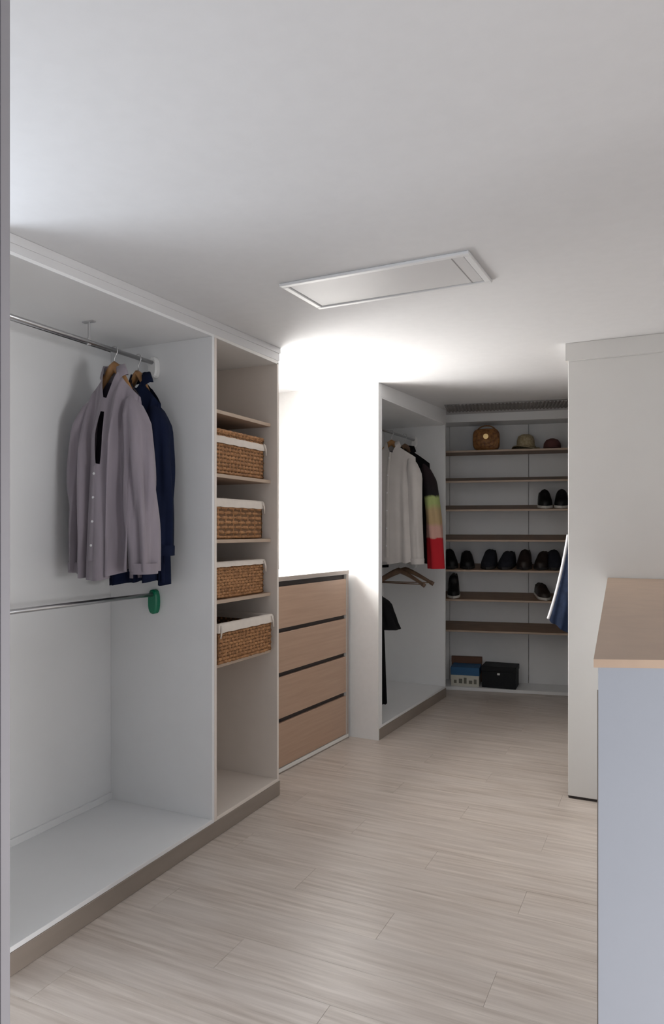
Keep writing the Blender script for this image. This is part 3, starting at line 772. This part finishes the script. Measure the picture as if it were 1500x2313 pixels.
# boxes on the unit base
t = thing('shoe_box', 'blue and white cardboard shoe box on the floor board, left of the black box', 'box', sw(.165, .135, .0305), SA + R(-3))
B().box(-.127, .127, -.11, .11, 0, .100, .001).done('box_base', M['card'], t)
lid = B().box(-.130, .130, -.113, .113, .100, .172, .002).done('box_lid', M['blue'], t)
b = B()
for k in range(5):
    b.box(-.10 + k * .045, -.075 + k * .045 + .006 * (k % 2), -.1112, -.1102, .025, .055 + .012 * (k % 3))
b.done('printed_marks', M['mark'], t)
t = thing('storage_box', 'black lidded storage box with small silver tab beside the blue shoe box', 'box', sw(.475, .115, .0305), SA + R(-8))
B().box(-.150, .150, -.11, .12, 0, .150, .002).done('box_base', M['blackbox'], t)
ld = B().box(-.155, .155, -.115, .125, .150, .195, .003).done('box_lid', M['blackbox'], t)
B().box(-.012, .012, -.1185, -.1155, .120, .138, .002).done('silver_tab', M['grey_pl'], t)
t = thing('cardboard_box', 'low brown cardboard box standing on edge behind the blue shoe box', 'box', sw(.165, .275, .0305), SA)
B().box(-.14, .14, -.020, .016, 0, .225, .001).done('box_base', M['cardbrown'], t)
B().box(-.143, .143, -.023, .019, .18, .232, .001).done('box_lid', M['cardbrown'], t)

# ---------------------------------------------------------------- third wardrobe: only its end panel faces the room
w3 = thing('hanging_wardrobe', 'tall built-in wardrobe on the right, its plain cream end panel facing the room', 'wardrobe', (-.18, 4.03, 0))
x0, x1, y0, y1 = -.313, .315, 0, 1.75
Zt = 2.372
B().box(x0, x1, 0, .018, .014, Zt, .002).done('end_panel', M['gable'], w3)
box('side_panel', M['gable'], w3, x0, x1, y1 - .018, y1, .08, Zt)
box('back_panel', M['white'], w3, x1 - .01, x1, .018, y1 - .018, .08, Zt)
box('bottom_panel', M['white'], w3, x0, x1 - .01, .018, y1 - .018, .08, .098)
box('top_panel', M['white'], w3, x0, x1, 0, y1, Zt, Zt + .018)
box('plinth_board', M['dark'], w3, x0 + .002, x1, .004, y1, .0005, .0135, 0)
box('plinth_board', M['plinth'], w3, x0 - .003, x0 + .012, .02, y1, .0005, .079, 0)
box('shelf', M['shelfwood'], w3, x0 + .02, x1 - .012, .019, y1 - .019, 1.80, 1.818)
rail(w3, 'clothes_rail', -.155, .019, y1 - .019, 1.70, .0125, 0, 0, M['grey_pl'], .05, .026, -.02)
cc = B()
def l3(yy): return ceil(4.03 + yy) - .001
cc.hexa([(x0 - .012, -.012, Zt + .002), (x1, -.012, Zt + .002), (x1, .012, Zt + .002), (x0 - .012, .012, Zt + .002), (x0 - .012, -.012, l3(-.012)), (x1, -.012, l3(-.012)), (x1, .012, l3(.012)), (x0 - .012, .012, l3(.012))])
cc.hexa([(x0 - .012, .012, Zt + .002), (x0 + .01, .012, Zt + .002), (x0 + .01, y1, Zt + .019), (x0 - .012, y1, Zt + .019), (x0 - .012, .012, l3(.012)), (x0 + .01, .012, l3(.012)), (x0 + .01, y1, l3(y1)), (x0 - .012, y1, l3(y1))])
o = tag(cc.done('fascia', M['gable']), 'cream cornice board running along the top of the right-hand wardrobe', 'fascia'); o.location = (-.18, 4.03, 0)
hanger('dark hanger holding the denim garment in the right-hand wardrobe', (-.335, 4.50, 1.70), R(8), wood=M['hanger_dk'], hwid=.16, drop=.17)
garment('denim_jacket', 'blue denim garment with white edge poking out past the cream end panel', 'jacket', (-.335, 4.50, 1.605), R(4), M['denim'], W=.200, Wh=.325, L=.74, T=.05, seed=41, fold=.8, collar=True, vneck=.05, trim=True, drop=.12, hemc=.06)

# ---------------------------------------------------------------- tall low cabinet / counter at the right border
ic = thing('low_cabinet', 'white chest-high cabinet with a beige wood top at the right border', 'cabinet', (.25, 2.7, 0))
NL, FL, NR, FR = (-.130, 1.446), (-.291, 4.022), (.62, 1.74), (.62, 4.022)
def loc(p): return (p[0] - .25, p[1] - 2.7)
B().prism([loc(NL), loc(NR), loc(FR), loc(FL)], 1.188, 1.204).done('worktop', M['worktop'], ic)
ins = [(NL[0] + .008, NL[1] + .006), (NR[0], NR[1] + .006), (NR[0], NR[1] + .024), (NL[0] + .008, NL[1] + .024)]
B().prism([loc(p) for p in ins], .004, 1.1875).done('end_panel', M['islpanel'], ic)
B().prism([loc(p) for p in [(NL[0] + .006, NL[1] + .026), (NL[0] + .03, NL[1] + .026), (FL[0] + .04, FL[1]), (FL[0] + .016, FL[1])]], .004, 1.1875).done('side_panel', M['white'], ic)
B().prism([loc(p) for p in [(NR[0] - .02, NR[1] + .03), NR, FR, (FR[0] - .02, FR[1])]], .004, 1.1875).done('side_panel', M['white'], ic)
B().prism([loc(p) for p in [(NL[0] + .0045, NL[1] + .024), (NL[0] + .016, NL[1] + .024), (NL[0] + .016, NL[1] + .028), (NL[0] + .0045, NL[1] + .028)]], .004, 1.14).done('edge_strip', M['plinth'], ic)
bpy.context.view_layer.update()
